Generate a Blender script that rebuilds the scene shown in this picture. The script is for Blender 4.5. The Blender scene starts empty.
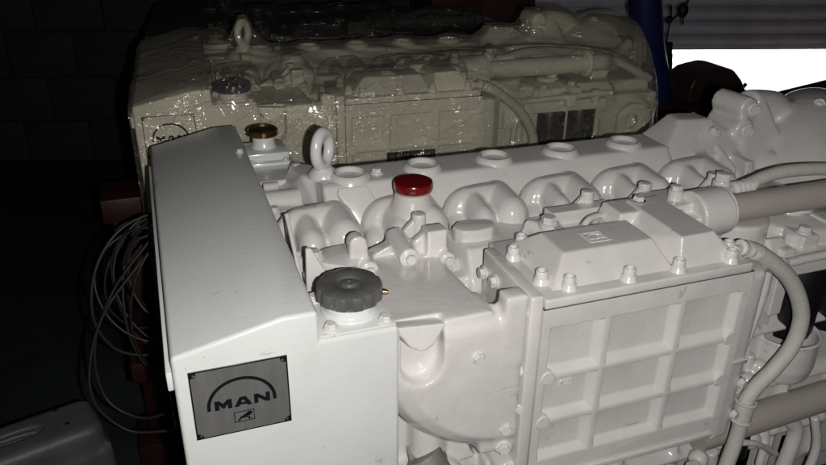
import bpy, bmesh, math, random
import numpy as np
from mathutils import Vector, Matrix, Quaternion
from mathutils.bvhtree import BVHTree
random.seed(7); rng = np.random.default_rng(7)
sc = bpy.context.scene
COL = sc.collection
PI = math.pi
# ------------------------------------------------------------------ camera
RC = Matrix(((0.9433023, -0.33173399, 0.01154692), (-0.13505829, -0.41535728, -0.89957634), (0.30321615, 0.84701292, -0.43661091)))
cam = bpy.data.objects.new('camera', bpy.data.cameras.new('camera')); COL.objects.link(cam)
M3 = Matrix((RC[0], -RC[1], -RC[2])).transposed()
cam.matrix_world = Matrix.Translation((0, 0, 1.8)) @ M3.to_4x4()
cam.data.sensor_fit = 'HORIZONTAL'; cam.data.sensor_width = 36; cam.data.lens = 740 / 826 * 36
cam.data.clip_start = .02; cam.data.clip_end = 300
sc.camera = cam
# ------------------------------------------------------------------ light
w = bpy.data.worlds.new('World'); sc.world = w; w.use_nodes = True
bg = w.node_tree.nodes['Background']; bg.inputs[0].default_value = (.96, 1, .965, 1); bg.inputs[1].default_value = 12
fl = bpy.data.lights.new('phone_flash', 'POINT'); fl.energy = 49; fl.shadow_soft_size = .006; fl.color = (1, .968, .94)
flo = bpy.data.objects.new('phone_flash', fl); COL.objects.link(flo)
flo.location = Vector((0, 0, 1.8)) + Vector(RC[0]) * .05 + Vector(RC[1]) * .018
sc.view_settings.view_transform = 'Standard'; sc.view_settings.look = 'None'; sc.view_settings.exposure = 0; sc.view_settings.gamma = 1
sc.cycles.max_bounces = 8; sc.cycles.transparent_max_bounces = 32; sc.cycles.sample_clamp_indirect = 4

# ------------------------------------------------------------------ materials
def mat(name, col, rough=.5, metal=0, bump=0, bscale=60, var=0, vscale=6, col2=None, coat=0, emit=0, spec=.5, stretch=None, streak=0):
    m = bpy.data.materials.new(name); m.use_nodes = True; nt = m.node_tree; N = nt.nodes; L = nt.links
    b = N['Principled BSDF']; b.inputs['Base Color'].default_value = (*col, 1); b.inputs['Roughness'].default_value = rough
    b.inputs['Metallic'].default_value = metal; b.inputs['Coat Weight'].default_value = coat; b.inputs['Coat Roughness'].default_value = .12
    b.inputs['Specular IOR Level'].default_value = spec
    tc = N.new('ShaderNodeTexCoord'); mp = N.new('ShaderNodeMapping'); L.new(tc.outputs['Object'], mp.inputs[0])
    if stretch: mp.inputs['Scale'].default_value = stretch
    if var or col2:
        n = N.new('ShaderNodeTexNoise'); n.inputs['Scale'].default_value = vscale; n.inputs['Detail'].default_value = 6; n.inputs['Roughness'].default_value = .65
        L.new(mp.outputs[0], n.inputs[0])
        r = N.new('ShaderNodeValToRGB'); r.color_ramp.elements[0].position = .35; r.color_ramp.elements[1].position = .62
        c2 = col2 or tuple(c * (1 - var) for c in col)
        r.color_ramp.elements[0].color = (*c2, 1); r.color_ramp.elements[1].color = (*col, 1)
        L.new(n.outputs[0], r.inputs[0]); L.new(r.outputs[0], b.inputs['Base Color'])
        mr = N.new('ShaderNodeMapRange'); mr.inputs[3].default_value = min(1, rough * 1.25); mr.inputs[4].default_value = rough * .85
        L.new(n.outputs[0], mr.inputs[0]); L.new(mr.outputs[0], b.inputs['Roughness'])
    if bump:
        n2 = N.new('ShaderNodeTexNoise'); n2.inputs['Scale'].default_value = bscale; n2.inputs['Detail'].default_value = 4
        L.new(mp.outputs[0], n2.inputs[0])
        bp = N.new('ShaderNodeBump'); bp.inputs['Strength'].default_value = 1; bp.inputs['Distance'].default_value = bump
        L.new(n2.outputs[0], bp.inputs['Height']); L.new(bp.outputs[0], b.inputs['Normal'])
    return m
WHITE = mat('white_enamel', (.70, .715, .70), .24, bump=.0003, bscale=110, var=.05, vscale=9, coat=.5)
CASTW = mat('white_painted_casting', (.715, .695, .67), .23, bump=.0005, bscale=90, var=.09, vscale=14, coat=.5)
BOLTW = mat('white_painted_bolt', (.66, .655, .64), .3, coat=.25)
PIPEM = mat('matt_white_painted_pipe', (.45, .41, .375), .5, bump=.0003, bscale=120, var=.06, vscale=12)
CREAM = mat('cream_enamel', (.80, .79, .71), .35, bump=.0008, bscale=120, var=.12, vscale=9)
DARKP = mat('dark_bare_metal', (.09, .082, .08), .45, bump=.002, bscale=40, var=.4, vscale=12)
BLACKCAP = mat('dark_worn_cap_metal', (.24, .24, .235), .22, metal=.55, bump=.0003, bscale=200, var=.25, vscale=25)
RED = mat('red_plastic', (.15, .004, .008), .22, bump=.0002, bscale=200, coat=.5)
BLUE = mat('navy_plastic', (.012, .015, .05), .3)
BRASS = mat('tarnished_brass', (.33, .22, .10), .26, metal=.9, bump=.0003, bscale=120, var=.4, vscale=40, col2=(.14, .08, .04))
PLATE = mat('grey_anodised_plate', (.165, .165, .16), .42, metal=.2, bump=.0002, bscale=300, var=.22, vscale=60, stretch=(1, 1, .15))
PLATEC = mat('cream_plate', (.78, .76, .68), .4)
BLACKP = mat('black_print', (.006, .006, .008), .4)
STEEL = mat('rivet_steel', (.35, .34, .32), .3, metal=.9)
RUBW = mat('pale_braided_hose', (.62, .60, .56), .5, bump=.0016, bscale=420, var=.1, vscale=50)
BLACKF = mat('black_filter_paint', (.008, .008, .009), .4, bump=.0003, bscale=90)
DIRT = mat('greasy_grey_rubber', (.22, .21, .195), .5, bump=.001, bscale=90, var=.25, vscale=20)
REDST = mat('dark_red_stand_paint', (.028, .003, .003), .5, bump=.001, bscale=60, var=.3, vscale=10)
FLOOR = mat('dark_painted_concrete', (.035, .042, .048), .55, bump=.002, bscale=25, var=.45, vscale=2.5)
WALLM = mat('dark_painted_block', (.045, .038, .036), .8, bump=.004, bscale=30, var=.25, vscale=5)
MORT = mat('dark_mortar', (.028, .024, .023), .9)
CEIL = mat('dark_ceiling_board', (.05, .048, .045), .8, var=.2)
YARD = mat('pale_yard_concrete', (.62, .60, .56), .85, bump=.004, bscale=12, var=.12, vscale=1.2)
SLAT = mat('grey_shutter_steel', (.60, .62, .70), .40, metal=.25, bump=.0006, bscale=30, var=.2, vscale=5)
CASEM = mat('charcoal_case_plastic', (.12, .125, .13), .45, bump=.0006, bscale=160, var=.3, vscale=9)
CABLE = mat('grey_cable_sheath', (.02, .021, .018), .5, var=.3, vscale=20)
BLUEP = mat('blue_post_paint', (.014, .02, .11), .4, bump=.0006, bscale=30, var=.2)
BLKRUB = mat('matt_black_paint', (.012, .011, .011), .55, var=.3)
FUEL = mat('dark_brown_plastic', (.05, .03, .025), .35, bump=.001, bscale=20, var=.3)
CRATE = mat('dark_oxide_paint', (.055, .014, .011), .6, bump=.002, bscale=30, var=.3)
SEAMSH = mat('seam_shadow', (.12, .11, .10), .7)  # dark tone painting the gap shadow of the cover seam

def wear(m, col=(.16, .145, .12), amt=1.0):
    # sparse specks of dirt and thin scuffs with their own shape in the paint
    nt = m.node_tree; N = nt.nodes; L = nt.links; b = N['Principled BSDF']
    src = b.inputs['Base Color'].links[0].from_socket
    tc = N.new('ShaderNodeTexCoord'); fac = None
    for sc_, ms, th_, w_ in ((55, (1, 1, 1), .755, .02), (22, (1, 4, .5), .735, .03), (9, (.5, 1, 5), .72, .04), (130, (1, 1, 1), .76, .02)):
        mp = N.new('ShaderNodeMapping'); mp.inputs['Scale'].default_value = ms; mp.inputs['Rotation'].default_value = (.4, .9, .2); mp.inputs['Location'].default_value = (sc_, 3, 1); L.new(tc.outputs['Object'], mp.inputs[0])
        n = N.new('ShaderNodeTexNoise'); n.inputs['Scale'].default_value = sc_; n.inputs['Detail'].default_value = 5; n.inputs['Roughness'].default_value = .7; L.new(mp.outputs[0], n.inputs[0])
        r = N.new('ShaderNodeMapRange'); r.inputs[1].default_value = th_ - .07; r.inputs[2].default_value = th_ - .07 + w_; L.new(n.outputs[0], r.inputs[0])
        if fac is None: fac = r.outputs[0]
        else:
            a = N.new('ShaderNodeMath'); a.operation = 'MAXIMUM'; L.new(fac, a.inputs[0]); L.new(r.outputs[0], a.inputs[1]); fac = a.outputs[0]
    k = N.new('ShaderNodeMath'); k.operation = 'MULTIPLY'; k.inputs[1].default_value = .6 * amt; L.new(fac, k.inputs[0])
    mx = N.new('ShaderNodeMix'); mx.data_type = 'RGBA'; L.new(k.outputs[0], mx.inputs[0]); L.new(src, mx.inputs[6]); mx.inputs[7].default_value = (*col, 1)
    L.new(mx.outputs[2], b.inputs['Base Color'])
wear(WHITE, amt=.45); wear(CASTW, amt=.6)
def film_mat(name, tint, haze, dcol, base=.13, graz=.6):
    m = bpy.data.materials.new(name); m.use_nodes = True; nt = m.node_tree; N = nt.nodes; L = nt.links
    N.remove(N['Principled BSDF']); out = N['Material Output']
    tr = N.new('ShaderNodeBsdfTransparent'); tr.inputs[0].default_value = (*tint, 1)
    df = N.new('ShaderNodeBsdfDiffuse'); df.inputs[0].default_value = (*dcol, 1)
    gl = N.new('ShaderNodeBsdfGlossy'); gl.inputs['Roughness'].default_value = .15; gl.inputs[0].default_value = (.9, .9, .86, 1)
    tc = N.new('ShaderNodeTexCoord')
    def noise(scale, mscale, rot=(0, 0, 0), det=3):
        mp = N.new('ShaderNodeMapping'); mp.inputs['Scale'].default_value = mscale; mp.inputs['Rotation'].default_value = rot
        L.new(tc.outputs['Object'], mp.inputs[0])
        n = N.new('ShaderNodeTexNoise'); n.inputs['Scale'].default_value = scale; n.inputs['Detail'].default_value = det
        n.inputs['Distortion'].default_value = .6
        L.new(mp.outputs[0], n.inputs[0]); return n
    def ridge(n, w_):      # thin sharp creases where the noise crosses its middle
        s1 = N.new('ShaderNodeMath'); s1.operation = 'SUBTRACT'; s1.inputs[1].default_value = .5; L.new(n.outputs[0], s1.inputs[0])
        s2 = N.new('ShaderNodeMath'); s2.operation = 'ABSOLUTE'; L.new(s1.outputs[0], s2.inputs[0])
        s3 = N.new('ShaderNodeMapRange'); s3.interpolation_type = 'SMOOTHSTEP'; s3.inputs[1].default_value = 0; s3.inputs[2].default_value = w_; s3.inputs[3].default_value = 1; s3.inputs[4].default_value = 0
        L.new(s2.outputs[0], s3.inputs[0]); return s3
    def add(p, q_, k):
        m_ = N.new('ShaderNodeMath'); m_.operation = 'MULTIPLY_ADD'; m_.inputs[1].default_value = k; L.new(q_.outputs[0], m_.inputs[0])
        if p: L.new(p.outputs[0], m_.inputs[2])
        else: m_.inputs[2].default_value = 0
        return m_
    a = noise(9, (1, 1, 1)); r1 = ridge(noise(3.2, (1, 1, 4), (0, -.65, 0), 2), .035); r2 = ridge(noise(4.5, (1.2, 1, 5), (0, .5, .3), 2), .03); r3 = ridge(noise(7, (5, 1, 1.2), (0, .25, 0), 2), .04)
    fine = noise(34, (1, 1, 4.2), (.1, -.12, 0), 3)
    msk = N.new('ShaderNodeMapRange'); msk.inputs[1].default_value = .44; msk.inputs[2].default_value = .60; mn = noise(3.5, (1, 1, 1.6), (0, -.5, 0), 2); L.new(mn.outputs[0], msk.inputs[0])
    fm = N.new('ShaderNodeMath'); fm.operation = 'MULTIPLY'; L.new(msk.outputs[0], fm.inputs[0]); L.new(fine.outputs[0], fm.inputs[1])
    h = add(add(add(add(None, r1, .6), r2, .4), r3, .3), fm, .5)
    h = add(h, a, 1.8)
    bp = N.new('ShaderNodeBump'); bp.inputs['Strength'].default_value = 1; bp.inputs['Distance'].default_value = .02; L.new(h.outputs[0], bp.inputs['Height'])
    bp2 = N.new('ShaderNodeBump'); bp2.inputs['Distance'].default_value = .0035; L.new(h.outputs[0], bp2.inputs['Height']); L.new(bp2.outputs[0], df.inputs['Normal'])
    L.new(bp.outputs[0], gl.inputs['Normal'])
    m1 = N.new('ShaderNodeMixShader'); L.new(tr.outputs[0], m1.inputs[1]); L.new(df.outputs[0], m1.inputs[2])
    hz = N.new('ShaderNodeMapRange'); hz.inputs[1].default_value = .35; hz.inputs[2].default_value = .7; hz.inputs[3].default_value = haze * .1; hz.inputs[4].default_value = haze * 2.4
    hzn = noise(5, (1, 1, 2.5), (0, .4, 0), 6); L.new(hzn.outputs[0], hz.inputs[0])
    lw0 = N.new('ShaderNodeLayerWeight'); lw0.inputs[0].default_value = .5; p0 = N.new('ShaderNodeMath'); p0.operation = 'POWER'; p0.inputs[1].default_value = 2.5; L.new(lw0.outputs['Facing'], p0.inputs[0])
    hs = N.new('ShaderNodeMath'); hs.operation = 'MULTIPLY_ADD'; hs.use_clamp = True; hs.inputs[1].default_value = graz; L.new(p0.outputs[0], hs.inputs[0]); L.new(hz.outputs[0], hs.inputs[2]); L.new(hs.outputs[0], m1.inputs[0])
    lw = N.new('ShaderNodeLayerWeight'); lw.inputs[0].default_value = .5; pw = N.new('ShaderNodeMath'); pw.operation = 'POWER'; pw.inputs[1].default_value = 4; L.new(lw.outputs['Facing'], pw.inputs[0]); fr = N.new('ShaderNodeMath'); fr.operation = 'MULTIPLY_ADD'; fr.inputs[1].default_value = .35; fr.inputs[2].default_value = base; L.new(pw.outputs[0], fr.inputs[0])
    m2 = N.new('ShaderNodeMixShader'); L.new(fr.outputs[0], m2.inputs[0]); L.new(m1.outputs[0], m2.inputs[1]); L.new(gl.outputs[0], m2.inputs[2])
    L.new(m2.outputs[0], out.inputs[0])
    return m
FILM = film_mat('clear_stretch_film', (.97, .95, .89), .08, (.50, .47, .385), .15, .60)
FOLD = film_mat('film_crease', (1, 1, 1), .0, (.5, .5, .47), .12, .05)
FILM2 = film_mat('dusty_stretch_film', (.80, .78, .72), .10, (.10, .10, .10), .10, .6)

# ------------------------------------------------------------------ geometry
def box(x0, x1, y0, y1, z0, z1):
    v = [(x, y, z) for x in (x0, x1) for y in (y0, y1) for z in (z0, z1)]
    return v, [(0, 1, 3, 2), (4, 6, 7, 5), (0, 4, 5, 1), (2, 3, 7, 6), (0, 2, 6, 4), (1, 5, 7, 3)]
def prism(poly, ax, a0, a1):
    f = {'x': lambda p, a: (a, p[0], p[1]), 'y': lambda p, a: (p[0], a, p[1]), 'z': lambda p, a: (p[0], p[1], a)}[ax]
    n = len(poly); v = [f(p, a0) for p in poly] + [f(p, a1) for p in poly]
    return v, [tuple(range(n)), tuple(range(2 * n - 1, n - 1, -1))] + [(i, (i + 1) % n, n + (i + 1) % n, n + i) for i in range(n)]
def frame_of(d):
    d = Vector(d).normalized(); u = d.orthogonal().normalized(); return u, d.cross(u), d
def lathe(prof, base, d=(0, 0, 1), n=28, lobes=0, lobe_amp=0):
    u, v, d = frame_of(d); base = Vector(base); V = []; F = []
    for k, (r, h) in enumerate(prof):
        for i in range(n):
            a = 2 * PI * i / n
            rr = r * (1 - lobe_amp * (1 if (i * lobes // n != ((i + 1) * lobes) // n) else 0)) if lobes else r
            V.append(tuple(base + d * h + u * (rr * math.cos(a)) + v * (rr * math.sin(a))))
    for k in range(len(prof) - 1):
        for i in range(n):
            j = (i + 1) % n; F.append((k * n + i, k * n + j, (k + 1) * n + j, (k + 1) * n + i))
    F.append(tuple(range(n))[::-1]); F.append(tuple(range((len(prof) - 1) * n, len(prof) * n)))
    return V, F
def cyl(p0, p1, r0, r1=None, n=24):
    p0 = Vector(p0); p1 = Vector(p1); return lathe([(r0, 0), (r1 or r0, (p1 - p0).length)], p0, p1 - p0, n)
def spline(pts, k=8):
    P = [Vector(p) for p in pts]; P = [P[0] * 2 - P[1]] + P + [P[-1] * 2 - P[-2]]; out = []
    for i in range(1, len(P) - 2):
        for s in range(k):
            t = s / k; a, b, c, d = P[i - 1:i + 3]
            out.append(.5 * ((2 * b) + (c - a) * t + (2 * a - 5 * b + 4 * c - d) * t * t + (3 * b - a - 3 * c + d) * t ** 3))
    out.append(P[-2]); return out
def tube(pts, r, n=16, k=8, smooth=True, rf=None):
    P = spline(pts, k) if smooth else [Vector(p) for p in pts]
    V = []; F = []; m = len(P); u = None
    for i, p in enumerate(P):
        d = (P[min(i + 1, m - 1)] - P[max(i - 1, 0)]).normalized()
        if u is None: u = d.orthogonal().normalized()
        u = (u - d * u.dot(d)).normalized(); v = d.cross(u)
        rr = r if rf is None else r * rf(i / (m - 1))
        for j in range(n):
            a = 2 * PI * j / n; V.append(tuple(p + u * rr * math.cos(a) + v * rr * math.sin(a)))
    for i in range(m - 1):
        for j in range(n):
            q = (j + 1) % n; F.append((i * n + j, i * n + q, (i + 1) * n + q, (i + 1) * n + j))
    F.append(tuple(range(n))[::-1]); F.append(tuple(range((m - 1) * n, m * n)))
    return V, F
def torus(c, R, r, nrm, n=36, m=12, sy=1):
    u, v, d = frame_of(nrm); c = Vector(c); V = []; F = []
    # keep v vertical when possible
    up = Vector((0, 0, 1)); up = (up - d * up.dot(d))
    if up.length > .1: v = up.normalized(); u = v.cross(d)
    for i in range(n):
        a = 2 * PI * i / n; e = u * math.cos(a) + v * math.sin(a) * sy
        for j in range(m):
            b = 2 * PI * j / m; V.append(tuple(c + e * (R + r * math.cos(b)) + d * r * math.sin(b)))
    for i in range(n):
        for j in range(m):
            F.append((i * m + j, ((i + 1) % n) * m + j, ((i + 1) % n) * m + (j + 1) % m, i * m + (j + 1) % m))
    return V, F
def ell(c, rad, n=20, m=12):
    V = []; F = []
    for i in range(1, m):
        t = PI * i / m
        for j in range(n):
            a = 2 * PI * j / n; V.append((c[0] + rad[0] * math.sin(t) * math.cos(a), c[1] + rad[1] * math.sin(t) * math.sin(a), c[2] + rad[2] * math.cos(t)))
    for i in range(m - 2):
        for j in range(n): F.append((i * n + j, (i + 1) * n + j, (i + 1) * n + (j + 1) % n, i * n + (j + 1) % n))
    F.append(tuple(range(n))); F.append(tuple(range((m - 2) * n, (m - 1) * n))[::-1])
    return V, F
def hull(pts):
    bm = bmesh.new(); vs = [bm.verts.new(p) for p in pts]
    r = bmesh.ops.convex_hull(bm, input=vs)
    bmesh.ops.delete(bm, geom=[e for e in r['geom_interior'] if isinstance(e, bmesh.types.BMVert)], context='VERTS')
    bm.verts.index_update(); V = [tuple(v.co) for v in bm.verts]; F = [tuple(v.index for v in f.verts) for f in bm.faces]; bm.free(); return V, F
def rbox(x0, x1, y0, y1, z0, z1, r):
    pts = []
    for x in (x0 + r, x1 - r):
        for y in (y0 + r, y1 - r):
            for z in (z0, z1 - r):
                v, _ = ell((x, y, z), (r, r, r), 12, 8); pts += v
    return hull(pts)
def frustum(b0, b1, z0, t0, z1):   # b0=(x0,x1,y0,y1) at z0, b1 at z1 ; t0 unused
    a = b0; c = b1
    v = [(a[0], a[2], z0), (a[1], a[2], z0), (a[1], a[3], z0), (a[0], a[3], z0), (c[0], c[2], z1), (c[1], c[2], z1), (c[1], c[3], z1), (c[0], c[3], z1)]
    return v, [(3, 2, 1, 0), (4, 5, 6, 7), (0, 1, 5, 4), (1, 2, 6, 5), (2, 3, 7, 6), (3, 0, 4, 7)]

def bm_of(pieces):
    bm = bmesh.new()
    for V, F in pieces:
        vs = [bm.verts.new(v) for v in V]
        for f in F:
            try: bm.faces.new([vs[i] for i in f])
            except ValueError: pass
    bmesh.ops.recalc_face_normals(bm, faces=bm.faces[:])
    return bm
def mesh_of(pieces, name='m'):
    bm = bm_of(pieces); me = bpy.data.meshes.new(name); bm.to_mesh(me); bm.free(); return me
DG = None
def bake(me, mods):
    o = bpy.data.objects.new('t', me); COL.objects.link(o)
    tmp = []
    for t, kw in mods:
        m = o.modifiers.new(t, t)
        for k, v in kw.items():
            if k == 'object':
                c = bpy.data.objects.new('c', v); COL.objects.link(c); c.hide_render = True; tmp.append(c); m.object = c
            else: setattr(m, k, v)
    dg = bpy.context.evaluated_depsgraph_get(); dg.update()
    r = bpy.data.meshes.new_from_object(o.evaluated_get(dg), depsgraph=dg)
    for c in tmp: d = c.data; bpy.data.objects.remove(c); bpy.data.meshes.remove(d)
    bpy.data.objects.remove(o); bpy.data.meshes.remove(me)
    return r
W = {}     # world position of every object's origin at build time
def link(name, me, m, parent=None, smooth=True, origin=None):
    co = np.empty(len(me.vertices) * 3, 'f'); me.vertices.foreach_get('co', co); co = co.reshape(-1, 3)
    c = (co.min(0) + co.max(0)) / 2 if origin is None else np.array(origin)
    co = co - c; me.vertices.foreach_set('co', co.astype('f').ravel()); me.update()
    me.name = name
    me.materials.clear(); me.materials.append(m)
    if smooth: me.shade_smooth()
    o = bpy.data.objects.new(name, me); COL.objects.link(o)
    if parent: o.parent = parent; o.location = Vector(c) - W[parent.name]
    else: o.location = Vector(c)
    W[o.name] = Vector(c)
    return o
def sharp(me, ang=40):
    me.set_sharp_from_angle(angle=math.radians(ang)); return me
def obj(name, pieces, m, parent=None, bev=0, seg=2, cut=None, ang=30, sm=40):
    """crisp part: optional boolean cut and bevelled edges"""
    me = mesh_of(pieces)
    mods = []
    for c_ in cut or []: mods.append(('BOOLEAN', dict(operation='DIFFERENCE', solver='EXACT', object=mesh_of([c_]))))
    if bev: mods.append(('BEVEL', dict(width=bev, segments=seg, limit_method='ANGLE', angle_limit=math.radians(ang))))
    if mods: me = bake(me, mods)
    me.shade_smooth(); sharp(me, sm)
    return link(name, me, m, parent, smooth=False)
def cast(name, pieces, m, parent=None, vox=.004, it=4, cut=None):
    """cast-iron part: pieces fused to one skin with soft fillets"""
    me = mesh_of(pieces)
    mods = [('REMESH', dict(mode='VOXEL', voxel_size=vox))]
    for c_ in cut or []: mods.append(('BOOLEAN', dict(operation='DIFFERENCE', solver='EXACT', object=mesh_of([c_]))))
    if cut: mods.append(('REMESH', dict(mode='VOXEL', voxel_size=vox)))
    mods.append(('SMOOTH', dict(factor=.5, iterations=it)))
    me = bake(me, mods)
    return link(name, me, m, parent)
def empty(name, loc):
    o = bpy.data.objects.new(name, None); COL.objects.link(o); o.location = loc; W[o.name] = Vector(loc); o.empty_display_size = .1; return o
def tag(o, label=None, cat=None, group=None, kind=None):
    for k, v in (('label', label), ('category', cat), ('group', group), ('kind', kind)):
        if v: o[k] = v
    return o
# shared fasteners
def fastener(kind):
    if kind == 'hex':
        p = [lathe([(1.32, 0), (1.32, .22), (1.2, .3)], (0, 0, 0), n=20), lathe([(1.0, .28), (1.0, .95), (.86, 1.1)], (0, 0, 0), n=6)]
    elif kind == 'stud':
        p = [lathe([(1.12, -.6), (1.06, .5), (1.01, .8), (1.0, 2.2), (.93, 2.3), (.78, 2.34), (.70, 2.25), (.66, 1.7)], (0, 0, 0), n=18)]
    me = mesh_of(p, kind); me.shade_smooth(); sharp(me, 35); me.materials.append(BOLTW); return me
FM = {k: fastener(k) for k in ('hex', 'stud')}
def bolt(parent, pos, d=(0, 0, 1), r=.0085, kind='hex', spin=0, name='bolt'):
    o = bpy.data.objects.new(name, FM[kind]); COL.objects.link(o); o.parent = parent
    o.location = Vector(pos) - W[parent.name]; o.scale = (r, r, r)
    q = Vector((0, 0, 1)).rotation_difference(Vector(d)); o.rotation_mode = 'QUATERNION'; o.rotation_quaternion = q @ Quaternion((0, 0, 1), spin)
    W[o.name] = Vector(pos); return o

# ================================================================== ENGINE
eng = empty('marine_engine', (.75, 1.15, .45))
tag(eng, 'glossy white marine diesel engine in front with red oil cap, unwrapped', 'engine', 'marine engines standing in a row')

# ---- header tank
tank = obj('header_tank', [prism([(-.027, .72), (-.027, 1.269), (.111, 1.30), (.157, 1.30), (.157, 1.255), (.266, 1.255), (.266, .72)], 'y', .79, 1.6)],
           WHITE, eng, bev=.006, seg=4, cut=[prism([(.905, .6), (1.43, .6), (1.43, 1.215), (1.65, 1.215), (1.65, 1.4), (.905, 1.4)], 'x', .157, .3)])
obj('side_flange', [box(-.035, -.0275, .80, 1.55, 1.215, 1.243)] , WHITE, tank, bev=.002)
pl = obj('cap_plinth', [box(.1585, .262, .793, .902, 1.2552, 1.2605)], WHITE, tank, bev=.0015)
for p in ((.176, .807), (.250, .803), (.170, .885), (.250, .888)): bolt(pl, (*p, 1.2605), r=.0082, spin=random.random())
neck = obj('filler_neck', [lathe([(.040, 0), (.040, .003), (.035, .006), (.0345, .03)], (.212, .845, 1.2606), n=40)], WHITE, tank, bev=.001)
def knob(name, c, R, h, m, parent, lobes=12):
    n = 96; V = []; F = []
    prof = [(.90, 0, 0), (1, .12, 1), (1, .72, 1), (.955, .92, .6), (.86, 1.0, 0), (.42, 1.0, 0), (.36, .93, 0), (.34, .88, 0), (.25, .9, 0), (.2, 1.02, 0), (.06, 1.05, 0), (.05, .95, 0)]
    for r, z, l in prof:
        for i in range(n):
            a = 2 * PI * i / n; s = math.cos(a * lobes); dip = .075 * max(0, -s - .1) ** .7 if -s > .1 else 0
            rr = R * r * (1 - dip * l); V.append((c[0] + rr * math.cos(a), c[1] + rr * math.sin(a), c[2] + h * z))
    for k in range(len(prof) - 1):
        for i in range(n): j = (i + 1) % n; F.append((k * n + i, k * n + j, (k + 1) * n + j, (k + 1) * n + i))
    F.append(tuple(range(n))[::-1]); F.append(tuple(range((len(prof) - 1) * n, len(prof) * n)))
    return obj(name, [(V, F)], m, parent, sm=38)
frontcap = knob('filler_cap', (.212, .845, 1.281), .0455, .023, BLACKCAP, eng)
frontcap['label'] = 'large dark lobed filler cap on front corner of tank'
obj('bleed_nipple', [cyl((.250, .835, 1.288), (.2605, .832, 1.287), .0042, n=10), cyl((.2605, .832, 1.287), (.263, .8315, 1.287), .003, n=8)], BRASS, frontcap)
# rear plinth with brass cap
rp = obj('rear_cap_plinth', [box(.1585, .262, 1.44, 1.59, 1.2155, 1.238), box(.163, .253, 1.50, 1.585, 1.2385, 1.262), box(.163, .253, 1.482, 1.4995, 1.2385, 1.247)], WHITE, tank, bev=.003)
obj('filler_neck', [lathe([(.028, 0), (.024, .006), (.023, .03)], (.208, 1.55, 1.262), n=28)], WHITE, rp)
bc = obj('brass_cap', [lathe([(.030, 0), (.032, .002), (.032, .012), (.029, .015), (.026, .0152), (.024, .011), (.008, .011), (.005, .013)], (.208, 1.55, 1.288), n=40)], BRASS, eng)
bc['label'] = 'small tarnished brass pressure cap at far end of tank'
bolt(rp, (.172, 1.492, 1.247), r=.005); bolt(rp, (.244, 1.492, 1.247), r=.005)
bolt(tank, (.142, 1.42, 1.30), r=.006)
# ---- badge plate
def rect_notch(x0, x1, z0, z1, n):
    return [(x0 + n, z0), (x1 - n, z0), (x1 - n, z0 + n), (x1, z0 + n), (x1, z1 - n), (x1 - n, z1 - n), (x1 - n, z1), (x0 + n, z1), (x0 + n, z1 - n), (x0, z1 - n), (x0, z0 + n), (x0 + n, z0 + n)]
BX0, BX1, BZ0, BZ1 = -.0095, .1135, 1.1395, 1.2455
badge = obj('badge_plate', [box(BX0, BX1, .7882, .7897, BZ0, BZ1)], PLATE, eng, bev=.0004, seg=1)
badge['label'] = 'grey badge plate reading MAN under an arch'
def flat(name, polys, m, parent, y0, y1):
    return obj(name, [prism(p, 'y', y0, y1) for p in polys], m, parent)
b0, b1, b2, b3 = BX0 + .0004, BX1 - .0004, BZ0 + .0004, BZ1 - .0004; t = .0017; nn = .010
bars = [[(b0, b2), (b1, b2), (b1, b2 + t), (b0, b2 + t)], [(b0, b3 - t), (b1, b3 - t), (b1, b3), (b0, b3)],
        [(b0, b2 + t), (b0 + t, b2 + t), (b0 + t, b3 - t), (b0, b3 - t)], [(b1 - t, b2 + t), (b1, b2 + t), (b1, b3 - t), (b1 - t, b3 - t)]]
for sx in (0, 1):
    for sz in (0, 1):
        cx = b0 + t if sx == 0 else b1 - t; cz = b2 + t if sz == 0 else b3 - t; dx = 1 if sx == 0 else -1; dz = 1 if sz == 0 else -1
        bars.append([(cx, cz), (cx + dx * .0075, cz), (cx + dx * .007, cz + dz * .004), (cx + dx * .004, cz + dz * .007), (cx, cz + dz * .0075)])
flat('border', bars, BLACKP, badge, .7878, .78815)
for sx in (b0 + .006, b1 - .006):
    for sz in (b2 + .006, b3 - .006):
        obj('rivet', [lathe([(.0024, 0), (.002, .0012), (.0008, .0017)], (sx, .7877, sz), (0, -1, 0), n=12)], STEEL, badge)
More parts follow.
